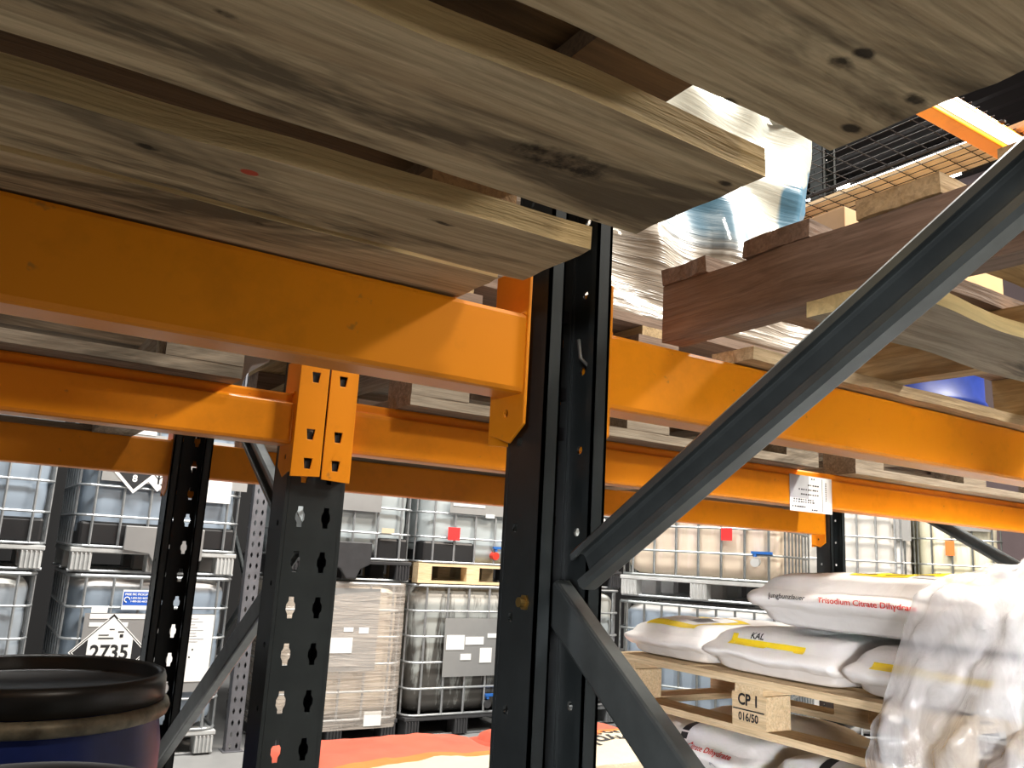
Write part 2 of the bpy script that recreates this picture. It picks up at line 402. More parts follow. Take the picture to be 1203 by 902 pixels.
# ------------------------------------------------------------------ racking
def upright(name, parent, w, d, z0, z1, face, mat, slots=2, pitch=.075, zoff=0, sidehole=.1):
    """open omega channel: web at local y=0 with two columns of slots, walls run toward +y*face"""
    t = .003; bm = bmesh.new(); s = face
    n = int((z1-z0)/pitch)
    for i in range(n):
        za = z0+i*pitch; hs = [slot(sx*w*.22, za+pitch/2, .92) for sx in ((-1, 1) if slots == 2 else (0,))]
        plate(bm, [(-w/2+.006, za), (w/2-.006, za), (w/2-.006, za+pitch), (-w/2+.006, za+pitch)], hs, (0,0,0), (1,0,0), (0,0,1), (0, t*s, 0))
    nn = int((z1-z0)/sidehole)
    for sx in (-1, 1):
        box(bm, sx*(w/2-.006)-.0005, sx*(w/2)+.0005*sx, min(0, .006*s), max(0, .006*s), z0, z1)
        for i in range(nn):
            za = z0+i*sidehole
            plate(bm, [(.005, za), (d*.62, za), (d*.62, za+sidehole), (.005, za+sidehole)], [ngon(d*.36, za+sidehole/2, .0055, 8)],
                  (sx*w/2, 0, 0), (0, s, 0), (0,0,1), (-sx*t, 0, 0))
        # step in and rear part of the wall, then the lip
        e = w*.12
        def q(x0, x1, y0, y1): box(bm, min(x0,x1), max(x0,x1), min(y0*s,y1*s), max(y0*s,y1*s), z0, z1)
        q(sx*(w/2), sx*(w/2-.004), d*.62, d)
        q(sx*(w/2), sx*(w/2-.022), d-.003, d)
        q(sx*(w/2-.019), sx*(w/2-.022), d-.014, d)
    return obj(name, bm, mat, parent)
def cchannel(p0, p1, width, depth, side, open_to, r=.004):
    """C-section bar from p0 to p1 in the plane x=const; open_to = -1 opens toward -x, +1 toward +x"""
    p0, p1 = Vector(p0), Vector(p1); t = (p1-p0).normalized(); v = Vector((1,0,0)).cross(t).normalized()
    if v.z < 0: v = -v
    th = .0025; o = open_to; bm = bmesh.new()
    xw, xo = (depth/2*-o), (depth/2*o)           # web side, open side
    h = width/2
    sec = [(xo, h-.011), (xo, h-r), (xo-o*r, h), (xw+o*r, h), (xw+o*r*.3, h-r*.3), (xw, h-r), (xw, -h+r), (xw+o*r*.3, -h+r*.3), (xw+o*r, -h), (xo-o*r, -h), (xo, -h+r), (xo, -h+.011)]
    inn = [(xo-o*th, h-.011), (xo-o*th, h-r-th*.3), (xo-o*r, h-th), (xw+o*r, h-th), (xw+o*(th+.001), h-r*.6-th*.4), (xw+o*th, h-r-th), (xw+o*th, -h+r+th), (xw+o*(th+.001), -h+r*.6+th*.4), (xw+o*r, -h+th), (xo-o*r, -h+th), (xo-o*th, -h+r+th*.3), (xo-o*th, -h+.011)]
    loop = sec + inn[::-1]; rr = []
    for p in (p0, p1): rr.append([bm.verts.new(p+Vector((x,0,0))+v*y) for x, y in loop])
    L = len(loop)
    for k in range(L): bm.faces.new((rr[0][k], rr[0][(k+1)%L], rr[1][(k+1)%L], rr[1][k]))
    m = len(sec)
    for r_ in rr:
        for k in range(m-1): bm.faces.new((r_[k], r_[k+1], r_[L-2-k], r_[L-1-k]))
    return bm
def frame(label, x, yf, yb, w, mat, braces, zt=3.2, d=.075, bm_=None, slots=2):
    t = thing('rack_frame', label, 'rack frame', (x, 0, FL))
    for y, face in ((yf, 1), (yb, -1)):
        u = upright('upright', t, w, d, 0, zt-FL, face, mat, slots); u.location = (0, y, 0)
        fp = B(-w*.7, w*.7, min(y-.02*face, y+.1*face), max(y-.02*face, y+.1*face), 0.001, .006); obj('foot_plate', fp, mat, t)
    for (y0, z0, y1, z1, op, bmat) in braces:
        obj('brace', cchannel((0, y0, z0-FL), (0, y1, z1-FL), .046, .024, 0, op), bmat, t)
    return t
XA = .58                                    # near frame centre line
near = frame('near charcoal rack frame with two crossing braces meeting at its open upright', XA, -.25, .85, .092, UPR,
      [(.752, -.014, -.20, .548, -1, BRC), (.800, -.045, -.20, -.755, 1, BRC)])
bt = bmesh.new(); tube(bt, [(-.055, .795, -.052-FL), (-.035, .795, -.052-FL)], .0055, 10); tube(bt, [(-.040, .795, -.052-FL), (-.048, .795, -.052-FL)], .009, 6)
obj('bolt', bt, BRASS, near)
hk = bmesh.new()
tube(hk, [(.018,.80,.262-FL),(.018,.795,.238-FL),(.024,.79,.230-FL),(.032,.79,.236-FL),(.034,.795,.268-FL)], .0025, 6)
obj('locking_pin', hk, GALV, near)
frame('middle charcoal rack frame, its slotted upright face carrying two orange beam ends', .498, 1.405, 2.5, .104, UPR,
      [(1.47, .0, 2.44, .54, -1, GALV), (1.47, -.03, 2.44, -.60, 1, GALV)], zt=3.2)
frame('far right charcoal rack frame seen beyond the citrate sacks', 3.31, 1.405, 2.5, .104, UPR,
      [(1.47, -.05, 2.44, .49, -1, BRC), (1.47, -.10, 2.44, -.66, 1, BRC)])
frame('grey perforated rack frame between the far tote stacks', 1.755, 6.08, 7.1, .10, UPG,
      [(6.15, -.35, 7.05, .3, -1, GALV), (6.15, -.40, 7.05, -.95, 1, GALV)], zt=2.4)

def beam(label, x0, x1, y, zt, h, d, face, connL=True, connR=True, up=.06, down=.055, group=None, cmat=None):
    """box beam; front plane at y, body toward +y*... face=-1: hook plates on its front (-y) side"""
    t = thing('rack_beam', label, 'rack beam', (x0, y, zt-h)); L = x1-x0
    s = -face                                   # body goes from y toward y+d*s
    bm = bmesh.new(); 
    prof = [(0,.006),(.0015,.0015),(.006,0),(d-.006,0),(d-.0015,.0015),(d,.006),(d,h-.006),(d-.0015,h-.0015),(d-.006,h),(.016,h),(.0135,h-.004),(.0135,h-.014),(.012,h-.017),(.004,h-.018),(.0005,h-.021),(0,h-.026)]
    N = 24; rr = []
    for i in range(N+1): rr.append([bm.verts.new((L*i/N, s*a, b)) for a, b in prof])
    K = len(prof)
    for i in range(N):
        for k in range(K): bm.faces.new((rr[i][k], rr[i][(k+1)%K], rr[i+1][(k+1)%K], rr[i+1][k]))
    bm.faces.new(rr[0]); bm.faces.new(rr[-1])
    obj('beam_body', bm, ORG, t)
    for on, xe, sg in ((connL, 0, -1), (connR, L, 1)):
        if not on: continue
        bm = bmesh.new(); zb, ztp = -down, h+up; H = ztp-zb
        # side flange against the upright, welded to the beam end
        x_s = xe
        # outline in (y, z): flange depth from hook side
        y0, y1 = -.014*s, .058*s
        plate(bm, [(y0, zb+.012), (y1*.5, zb), (y1, zb+.02), (y1, ztp), (y0, ztp)], [ngon(y1*.35, zb+.035, .005, 8)], (x_s, 0, 0), (0,1,0), (0,0,1), (sg*.004, 0, 0))
        # hook plate across the upright face with tapered cut-outs
        ww = .052
        hl = []
        zz = ztp-.03
        k = 0
        while zz > zb+.02:
            hl.append(tear(sg*ww*.55, zz)); zz -= .05
        hl.append([(sg*ww*.55+a, b) for a, b in ((-.006, zb+.049),(.006, zb+.049),(.006, zb+.056),(-.006, zb+.056))]) if H > .24 else None
        pl = [(0, zb+.0), (sg*ww, zb+.003), (sg*ww, ztp), (0, ztp)]
        plate(bm, pl, [hl[i] for i in (0, 2, 3, -1) if i < len(hl)][:3], (x_s, -.016*s, 0), (1,0,0), (0,0,1), (0, .0035*s, 0))
        c = obj('end_connector', bm, ORG, t, bevel=.0008)
        hb = bmesh.new(); zz = ztp-.03
        for q in (0, 2, 3):
            box(hb, sg*ww*.55-.004, sg*ww*.55+.004, -.012*s if s > 0 else 0, 0 if s > 0 else -.012*s, zz-.05*q-.012, zz-.05*q+.004)
        for v_ in hb.verts: v_.co.x += xe
        obj('hook', hb, INK, c)
        wl = bmesh.new(); tube(wl, [(xe-sg*.001, -.001*s, .004), (xe-sg*.001, -.001*s, h-.02)], .0025, 6); tube(wl, [(xe-sg*.001, 0, h), (xe-sg*.001, d*s, h)], .0025, 6)
        obj('weld', wl, ORG, c)
    return t
# rows: near row rear beams (hook plates on the far side), second row front and rear beams
beam('nearest orange beam at upper left, running into the near upright', -2.26, .507, .835, .273, .094, .055, 1, True, True)
beam('orange beam right of the near upright, carrying the brown pallet', .632, 3.30, .835, .273, .094, .055, 1, True, True)
beam('orange beam on the middle upright, left bay under grey plank', -2.35, .4445, 1.405, .253, .090, .055, -1, True, True)
lb = beam('orange beam carrying the white printed label, right of the middle upright', .5515, 3.245, 1.405, .253, .094, .055, -1, True, True)
beam('hindmost orange beam on the left, ending at the back upright', -2.35, .444, 2.5, .257, .098, .055, 1, True, True)
beam('hindmost orange beam on the right, in front of the stacked totes', .552, 3.245, 2.5, .257, .098, .055, 1, True, True)
ub = beam('orange beam with painted-on pale glare high at upper right, edge of wire deck', .563, 3.245, 1.405, 1.625, .11, .062, -1)
pf = plain('painted_glare_beam_face', (.86,.66,.60), .3, 0, .04)  # pale colour stands in for glare on the lit orange beam face
o = obj('glare_strip', B(.02, 2.66, -.002, .0, .018, .072), pf, ub)
obj('glare_strip', B(.02, 2.66, -.002, .0, .076, .084), pf, ub)
beam('rear orange beam of the high wire deck', .563, 3.245, 2.5, 1.625, .11, .062, 1)
# wire deck
t = thing('wire_deck', 'black wire mesh deck on the high beams, upper right', 'wire deck', (.58, 1.40, 1.627))
bm = bmesh.new()
for i in range(54): tube(bm, [(.03+i*.049, .01, 0), (.03+i*.049, 1.10, 0)], .0022, 4)
obj('mesh_wires', bm, WIRE, t)
bm = bmesh.new()
for i in range(13): tube(bm, [(.0, .03+i*.088, .004), (2.66, .03+i*.088, .004)], .0024, 4)
obj('cross_wires', bm, WIRE, t)
for i in range(4): obj('support_channel', B(.35+i*.66, .362+i*.66, 0, 1.10, -.012, -.003), WIRE, t)

# white printed label on the label beam
p0 = onY(928, 560, 1.402); p1 = onY(978, 606, 1.402)
t = thing('beam_label', 'white printed rack label stuck on the orange beam, printed upside down', 'label', (p0.x, 1.4035, p1.z+.003))
w_, h_ = p1.x-p0.x, .092
obj('paper', B(0, w_, -.001, 0, 0, h_), WHT, t)
obj('grey_panel', B(.0, w_*.44, -.0014, -.001, h_*.36, h_), PALE_BAR, t)
bm = bmesh.new()
random.seed(3)
for zz, n_, x0_ in ((.085, 2, .5), (.068, 5, .42), (.056, 9, .2), (.044, 8, .25), (.030, 9, .08), (.024, 9, .08), (.012, 6, .05), (.006, 3, .5)):
    for k in range(n_):
        xx = w_*(x0_+k*.055); box(bm, xx, xx+w_*random.uniform(.02,.045), -.0018, -.0014, h_*zz/.092-.0015, h_*zz/.092+.002)
for k in range(9): box(bm, w_*.84, w_*.86, -.0018, -.001, h_*(.35+k*.06), h_*(.38+k*.06))
obj('print', bm, INK, t)
box_ = bmesh.new(); box(box_, w_*.76, w_*.765, -.0016, -.001, .004, h_-.004); obj('rule', box_, INK, t)

# ------------------------------------------------------------------ the pallet overhead
kn = onZ(658, 190, .274); rs = onZ(293, 204, .274)
kpts = [(kn.x, kn.y, .040, .0155)]
for (px, py, r1, r2) in ((985,75,.010,.005), (1078,118,.009,.005), (1000,152,.008,.004), (1015,63,.007,.004), (850,215,.008,.004), (520,263,.012,.003), (300,262,.009,.004), (860,120,.006,.003), (265,18,.007,.003), (172,174,.008,.004), (700,258,.005,.002)):
    q = onZ(px, py, .274); kpts.append((q.x, q.y, r1, r2))
WP = wood('overhead_pallet_wood', 'X', (.66,.53,.33), (.42,.31,.18), (.10,.075,.045), .9, kpts, [(rs.x, rs.y, .0075, .0055, (.55,.03,.01))], edge=(.74,.54,.26), blot0=.50)
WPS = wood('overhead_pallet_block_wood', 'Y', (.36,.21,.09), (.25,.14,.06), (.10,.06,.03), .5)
WPD = wood('shade_darkened_deck_wood', 'X', (.16,.10,.05), (.10,.06,.03), (.04,.025,.012), .6)  # deck wood darkened to paint in the shade seen through the gaps
t = thing('wooden_pallet', 'pale stained wooden pallet seen from below, overhanging the nearest orange beam', 'pallet', (0, 0, 0))
zb = .2745
for (ya, yb, xe, sk) in ((-.42, -.30, .45, 0), (-.20, -.09, .45, 0), (.168, .324, .448, 0), (.376, .520, .443, 0), (.574, .690, .440, .05), (.700, .83, .418, 0)):
    obj('bottom_board', rough_board('X', -.75, xe, ya, yb, zb, zb+.022, .0022, 90, sk), WP, t)
for yb_ in (-.42, .235, .70):
    for xb in (-.75, -.22, .335): obj('block', B(xb, xb+.10, yb_, yb_+.10, zb+.022, zb+.10, jit=.001), WPS, t)
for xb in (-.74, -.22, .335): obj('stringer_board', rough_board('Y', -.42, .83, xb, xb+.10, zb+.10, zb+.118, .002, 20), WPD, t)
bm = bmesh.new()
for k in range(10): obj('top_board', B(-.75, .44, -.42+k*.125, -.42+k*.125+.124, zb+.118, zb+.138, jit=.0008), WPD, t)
# unseen load added on it, a closed box blocking light from above
t = thing('light_blocker_crate', 'added unseen crate blocking light above the overhead pallet', 'crate', (-.15, .2, zb+.1385))
obj('blocker_body', B(-.57, .55, -.58, .60, 0, .7), W['brownX'], t, bevel=.004)

# ------------------------------------------------------------------ brown stringer pallet on the right
XS = .76; z1 = .2745
t = thing('wooden_pallet', 'brown two-way wooden pallet overhanging the right orange beam', 'pallet', (0, 0, 0))
def stringer(x, th, mat, za=z1+.018, zc=.372):
    bm = rough_board('Y', -.40, .825, x, x+th, za, zc, .003, 60); return obj('stringer', bm, mat, t)
stringer(XS, .032, W['brownY']); stringer(1.17, .034, W['paleY']); stringer(1.60, .034, W['paleY'])
for (ya, yb_) in ((.745, .825), (.585, .68), (.43, .522), (.27, .375), (.12, .21), (-.05, .04), (-.22, -.13), (-.40, -.30)):
    obj('deck_board', rough_board('X', XS-.004, 1.66, ya, yb_, .373, .395, .003, 30), W['brownX'] if ya > .5 else W['paleX'], t)
BARK = wood('bark_edged_wood', 'X', (.46,.40,.30), (.34,.29,.21), (.07,.06,.045), .9, edge=(.85,.68,.34), blot0=.50)  # fresh yellow edge, also brightened to paint in a sunlit near face
for (ya, yb_, x0) in ((.755, .825, .855), (.469, .583, .752), (.16, .26, .752), (-.40, -.30, .752)):
    obj('bottom_board', rough_board('X', x0, 1.66, ya, yb_, z1, z1+.018, .004, 50), W['paleX'] if ya > .7 else BARK, t)

# ------------------------------------------------------------------ generic block pallet
def block_pallet(label, x0, y0, z0, wx, wy, mats, rot=0, h=.138, axis='X', group=None, blockmat=None):
    t = thing('wooden_pallet', label, 'pallet', (x0, y0, z0), rot, group)
    a, b = (wx, wy) if axis == 'X' else (wy, wx)
    def bd(name, u0, u1, v0, v1, za, zc, ax, mt):
        obj(name, rough_board(ax, u0, u1, v0, v1, za, zc, .0016, 16), mt, t)
    mX, mY = mats
    for v in (0, wy/2-.05, wy-.10): bd('bottom_board', 0, wx, v, v+.10, 0, .02, 'X', mX)
    for u in (0, wx-.10): bd('bottom_board', .1, wy-.1, u, u+.10, 0, .02, 'Y', mY)
    for v in (0, wy/2-.05, wy-.10):
        for u in (0, wx/2-.06, wx-.12): obj('block', B(u, u+.12, v, v+.10, .02, h-.042, jit=.001), blockmat or mX, t)
    for u in (0, wx/2-.05, wx-.10): bd('stringer_board', 0, wy, u, u+.10, h-.042, h-.021, 'Y', mY)
    n = 6; g = (wy-.11)/(n-1)
    for k in range(n): bd('top_board', 0, wx, k*g, k*g+.11, h-.021, h, 'X', mX)
    return t
block_pallet('grey weathered pallet on the left beam of the second row', -.87, 1.36, .2540, 1.21, 1.2, (W['greyX'], W['greyY']))
pm = block_pallet('worn pallet with stencilled block, on the beam right of the middle upright', .64, 1.355, .2540, 1.14, 1.2, (W['greyX'], W['greyY']))
obj('stencil', put(text_bm('INT', .030, .0006), (.055, -.002, .066), (1,0,0), (0,0,1)), INK, pm)
block_pallet('second pallet stacked under the shrink-wrapped sacks', .66, 1.36, .394, 1.16, 1.2, (W['brownX'], W['paleY']))
block_pallet('greyish pallet beneath the small blue drums, right bay', 1.93, 1.355, .2540, 1.14, 1.2, (W['greyX'], W['greyY']))

# pale bracket piece beside the left pallet
t = thing('plastic_pallet', 'white moulded plastic pallet corner beside the middle upright', 'pallet', (.385, 1.62, .255))
# (foot with arch)
bm = bmesh.new(); pts = [(0,0),(.06,0),(.065,.04),(.09,.075),(.16,.09),(.16,.11),(-.02,.11),(-.02,.08)]
A = [bm.verts.new((x-.02, 0, z)) for x, z in pts]; Bq = [bm.verts.new((x-.02, .5, z)) for x, z in pts]
bm.faces.new(A); bm.faces.new(Bq)
for k in range(len(pts)): bm.faces.new((A[k], A[(k+1)%len(pts)], Bq[(k+1)%len(pts)], Bq[k]))
for v_ in bm.verts: v_.co.x = v_.co.x*.5
obj('corner_foot', bm, WPL, t, bevel=.004); obj('plug', B(-.030,-.012,-.004,.03,.03,.075), ORG, t)

# shrink wrapped load
def lumpy_box(x, y, z, amp, fr, nx=44, bulge=.02, seed=0):
    bm = bmesh.new(); bmesh.ops.create_cube(bm, size=1)
    bmesh.ops.subdivide_edges(bm, edges=bm.edges[:], cuts=nx, use_grid_fill=True)
    for v in bm.verts:
        p = Vector((v.co.x*x, v.co.y*y, (v.co.z+.5)*z))
        r = Vector((abs(v.co.x)*2, abs(v.co.y)*2, abs(v.co.z)*2))
        n3 = Vector((noise.noise(p*fr+Vector((seed,0,0))), noise.noise(p*fr+Vector((0,seed+9,0))), noise.noise(p*fr+Vector((0,0,seed+5)))))
        soft = Vector((v.co.x, v.co.y, 0)); k = max(0, r.x+r.y-1.75)
        p.x -= v.co.x*k*.12*x; p.y -= v.co.y*k*.12*y
        if v.co.z > .4: p.z -= (max(r.x, r.y)**4)*.05
        v.co = p + n3*amp*(0.3 if v.co.z < -.45 else 1)
        v.co.z = max(v.co.z, 0)
    return bm
t = thing('wrapped_load', 'shrink-wrapped blue and white sacks standing on two stacked pallets', 'wrapped load', (1.245, 1.955, .536))
obj('sack_stack', lumpy_box(1.21, 1.15, .78, .050, 6.5, seed=2), LOADM, t, smooth=True)
# small blue drums on the right bay
def drum(name, label, loc, r, h, lid, ring, body, group=None, flange=True):
    t = thing(name, label, 'drum', loc, 0, group)
    prof = [(0,0),(r*.93,0),(r*.97,.012),(r*.97,.03),(r*.945,.045),(r*.955,h*.3),(r*.985,h*.32),(r*.985,h*.34),(r*.955,h*.36),(r*.955,h*.62),(r*.985,h*.64),(r*.985,h*.66),(r*.955,h*.68),(r*.955,h*.88),(r*.90,h*.965),(r*.90,h-.01),(0,h-.01)]
    obj('drum_body', lathe(bmesh.new(), prof, 72), body, t, smooth=True)
    lp = [(0,h-.004),(r*.84,h-.004),(r*.865,h+.002),(r*.875,h+.022),(r*.895,h+.030),(r*.925,h+.028),(r*.94,h+.016),(r*.945,h-.022),(r*.90,h-.024),(0,h-.024)]
    l = obj('drum_lid', lathe(bmesh.new(), [(a, b) for a, b in lp], 72), lid, t, smooth=True)
    rp = [(r*.935,h-.024),(r*.975,h-.028),(r*.99,h-.040),(r*.975,h-.052),(r*.93,h-.056),(r*.92,h-.04),(r*.935,h-.024)]
    obj('clamp_ring', lathe(bmesh.new(), rp, 72), ring, t, smooth=True)
    return t
drum('plastic_drum', 'small blue drum on the right bay pallet, left one of two', (2.24, 1.78, .394), .28, .60, DRUMB, BLK, DRUMB)
drum('plastic_drum', 'small blue drum on the right bay pallet, right one of two', (2.82, 1.78, .394), .28, .60, DRUMB, BLK, DRUMB)
# carton and board by the drums
t = thing('carton', 'brown carton standing on the small blue drums, right bay', 'carton', (2.20, 1.56, 1.026))
obj('carton_body', B(0, .95, 0, .5, 0, .12), CART, t, bevel=.003); obj('tape', B(0, .95, .22, .27, .12, .1205), YEL, t)
t = thing('timber_plank', 'sunlit bare timber plank lying behind the brown pallet', 'plank', (0, 0, 0))
pa = onY(1100, 212, 1.40); 
obj('plank_body', rough_board('Y', 1.38, 2.52, 3.04, 3.22, 1.64, 1.662, .002, 30), W['newY'], t)

# ------------------------------------------------------------------ foreground blue drum
dl = ray(42, 792)*1.70
DR = drum('plastic_drum', 'large blue drum with black lid and dull clamp ring, lower left corner', (dl.x, dl.y, FL+.142), (.265), dl.z-.020-FL-.142, LIDK, RING, DRUMB)
d2 = ray(24, 948)*1.07
drum('plastic_drum', 'dark grey keg whose lid shows at the bottom left edge, before the blue drum', (d2.x, d2.y, FL+.002), .205, d2.z-.02-FL, DKG, DKG, DKG)

# ------------------------------------------------------------------ IBC totes
def tote(label, p, rot, w=1.0, d=1.0, h=1.0, tank=T_BLUE, base='plastic', rails=6, vert=6, group=None, ph=.155, blackbase=False, valve=None, sag=0, vx=None, cagemat=None):
    """local origin: front-left-bottom of pallet; x along front, y backwards"""
    t = thing('liquid_tote', label, 'liquid tote', p, rot, group)
    cx, cy = w/2, d/2
    # tank: rounded box, slightly pillowed between rails
    bm = bmesh.new(); rings = []; ins = .035; R0 = .12
    levels = 34
    for i in range(levels+1):
        z = i/levels; zz = ph+.02+(h-.05)*z
        e = min(z, 1-z)*levels; shrink = .0
        if e < 3: shrink = .055*(1-e/3)**2
        pil = .006*abs(math.sin(z*math.pi*(rails-1)))
        ww, dd = w-2*ins-2*shrink+2*pil, d-2*ins-2*shrink+2*pil
        rings.append([bm.verts.new((cx+a, cy+b, zz)) for a, b in rrect(ww, dd, R0, 5)])
    L = len(rings[0])
    for A, Bq in zip(rings, rings[1:]):
        for k in range(L): bm.faces.new((A[k], A[(k+1)%L], Bq[(k+1)%L], Bq[k]))
    bm.faces.new(rings[0]); bm.faces.new(rings[-1])
    tk = obj('tank', bm, tank, t, smooth=True)
    # object coords of tank material run with z from 0..: pallet bottom
    bm = bmesh.new()
    for i in range(rails):
        zz = ph+.012+(h-.03)*i/(rails-1)
        tube(bm, [(cx+a, cy+b, zz) for a, b in rrect(w-.006, d-.006, .09, 5)], .009 if i < rails-1 else .012, 6, True)
    xs = vx or [w*(k+.6)/(vert+.2) for k in range(vert)]
    for x in xs:
        for y in (.0, d): tube(bm, [(x, y+(.004 if y == 0 else -.004), ph+.01), (x, y+(.004 if y == 0 else -.004), ph+h-.02)], .0095, 6)
    for k in range(vert+1):
        y = d*(k+.6)/(vert+1.2)
        for x in (.004, w-.004): tube(bm, [(x, y, ph+.01), (x, y, ph+h-.02)], .008, 6)
    obj('cage', bm, cagemat or CAGE, t)
    if blackbase:
        obj('base_tray', B(.03, w-.03, .012, d-.03, ph+.015, ph+.17), BLK, t, bevel=.02)
    # pallet
    pm_ = {'plastic': WPL, 'black': DKG, 'wood': W['newX'], 'steel': CAGE}[base]
    if base == 'wood':
        for y in (0, d/2-.05, d-.1):
            obj('pallet_board', B(0, w, y, y+.1, ph-.022, ph), pm_, t); obj('pallet_board', B(0, w, y, y+.1, 0, .02), pm_, t)
            for x in (0, w/2-.06, w-.12): obj('pallet_block', B(x, x+.12, y, y+.1, .02, ph-.022), pm_, t)
    else:
        bm = bmesh.new(); box(bm, .0, w, 0, d, ph-.03, ph)
        obj('pallet_top', bm, pm_, t, bevel=.006)
        for x in (0, w/2-.07, w-.14):
            for y in (0, d/2-.07, d-.14):
                bm = bmesh.new(); box(bm, x+.01, x+.13, y+.008, y+.13, .012, ph-.03)
                if y == 0:
                    for q in range(5): box(bm, x+.012+q*.025, x+.022+q*.025, y-.002, y+.01, .015, ph-.032)
                obj('pallet_foot', bm, pm_, t, bevel=.003)
        bm = bmesh.new()
        for y in (.05, d/2, d-.05): tube(bm, [(0, y, .010), (w, y, .010)], .010, 6)
        obj('runner', bm, CAGE, t)
    if valve:
        vm, cm, xv, zv = valve
        v = obj('valve', tube(bmesh.new(), [(xv, .06, ph+zv), (xv, -.02, ph+zv-.01)], .032, 12), DKG if cm == DKG else cm, t)
        bm = bmesh.new(); tube(bm, [(xv, -.01, ph+zv+.03), (xv, -.01, ph+zv+.055)], .014, 8); box(bm, xv-.025, xv+.12, -.025, .005, ph+zv+.05, ph+zv+.068)
        obj('valve_handle', bm, vm, v)
    return t
def front_plate(t, x0, x1, z0, z1, mat=SLAT, y=-.014, name='label_plate'):
    return obj(name, B(x0, x1, y-.002, y, z0, z1), mat, t)
def rect2(w, h): return [(-w/2,-h/2),(w/2,-h/2),(w/2,h/2),(-w/2,h/2)]
def dia2(s): return [(0,-s),(s,0),(0,s),(-s,0)]
def on_front(t, bm, x, z, mat, off, name, y=-.016, parent=None, rot=0):
    c, s = math.cos(rot), math.sin(rot)
    return obj(name, put(bm, (x, y-off, z), (c,0,s), (-s,0,c)), mat, parent or t)

Y0 = 6.05; LW = FL+.001; UP = FL+1.157
def lx(px, py): return onY(px, py, Y0)
# column 1 (left edge)
tote('lower grey-liquid tote cut by the left edge, behind the drum', (-.60, Y0, LW), 0, 1.02, 1.1, 1.0, T_LILAC, 'plastic')
tote('upper blue-liquid tote cut by the left edge', (-.58, Y0, UP), 0, 1.02, 1.1, 1.0, T_BLUE2, 'plastic', blackbase=True)
# column 2
L2 = tote('lower blue-liquid tote with the 2735 placard', (.60, Y0, LW), 0, 1.02, 1.1, 1.0, T_BLUE, 'plastic')
U2 = tote('upper blue-liquid tote with class 8 diamond, above the 2735 tote', (.58, Y0, UP), 0, 1.04, 1.1, 1.0, T_BLUE2, 'plastic', blackbase=True)
# signs on L2 (local = world - origin)
def loc2(t, px, py, y=Y0-.02): q = onY(px, py, y); return q.x-t.location.x, q.z-t.location.z
def plate_px(t, xa, ya, xb, yb, mat=SLAT, y=-.014, name='label_plate'):
    a = loc2(t, xa, ya); b = loc2(t, xb, yb); return front_plate(t, a[0], b[0], min(a[1], b[1]), max(a[1], b[1]), mat, y, name)
plate_px(L2, 100, 720, 240, 812)
px_, pz_ = loc2(L2, 128, 766)
s = .235
pl = on_front(L2, poly_bm(dia2(s)), px_, pz_, WHT, .003, 'placard')
on_front(L2, poly_bm(dia2(s*.965)), px_, pz_, INK, .0035, 'placard_border', parent=pl)
on_front(L2, poly_bm(dia2(s*.93)), px_, pz_, WHT, .004, 'placard_field', parent=pl)
for sg in (-1, 1):
    on_front(L2, poly_bm([(sg*s*.90,0),(sg*s*.56,s*.34),(sg*s*.56,-s*.34)]), px_, pz_, INK, .0045, 'placard_corner', parent=pl)
on_front(L2, poly_bm(rect2(s*1.1, s*.44)), px_, pz_, WHT, .005, 'number_panel', parent=pl)
on_front(L2, text_bm('2735', .125, .003, .92), px_, pz_-.005, INK, .006, 'number', parent=pl)
bm = bmesh.new()
for (a, b, ww, hh) in ((-.045,.105,.06,.006),(.0,.14,.03,.006),(.055,.125,.035,.008),(-.03,.085,.09,.008),(.06,.10,.02,.02)):
    f = [bm.verts.new((a+u, b+v, 0)) for u, v in rect2(ww, hh)]; bm.faces.new(f)
on_front(L2, bm, px_, pz_, INK, .0055, 'corrosion_symbol', parent=pl)
bx, bz = loc2(L2, 160, 703)
st = on_front(L2, poly_bm(rect2(.165, .125)), bx, bz-.008, WHT, .003, 'pickup_sticker')
on_front(L2, poly_bm(rect2(.155, .085)), bx, bz, BLUI, .004, 'sticker_field', parent=st)
on_front(L2, text_bm('FREE IBC PICKUP', .0185, .0006), bx, bz+.026, WHT, .005, 'sticker_text', parent=st)
on_front(L2, text_bm('1-800-262-4623', .016, .0004), bx+.018, bz+.003, WHT, .005, 'sticker_text', parent=st)
on_front(L2, text_bm('1-800-262-4623', .016, .0004), bx+.018, bz-.018, WHT, .005, 'sticker_text', parent=st)
bm = bmesh.new(); tube(bm, [(.016*math.cos(a*.52), .016*math.sin(a*.52), 0) for a in range(10)], .003, 4)
on_front(L2, bm, bx-.055, bz-.008, WHT, .006, 'sticker_logo', parent=st)
plate_px(L2, 106, 721, 176, 727, WHT, -.017, 'paper_strip'); plate_px(L2, 108, 712, 126, 720, WHT, -.0165, 'paper_strip')
plate_px(L2, 105, 731, 150, 736, WHT, -.0165, 'paper_strip')
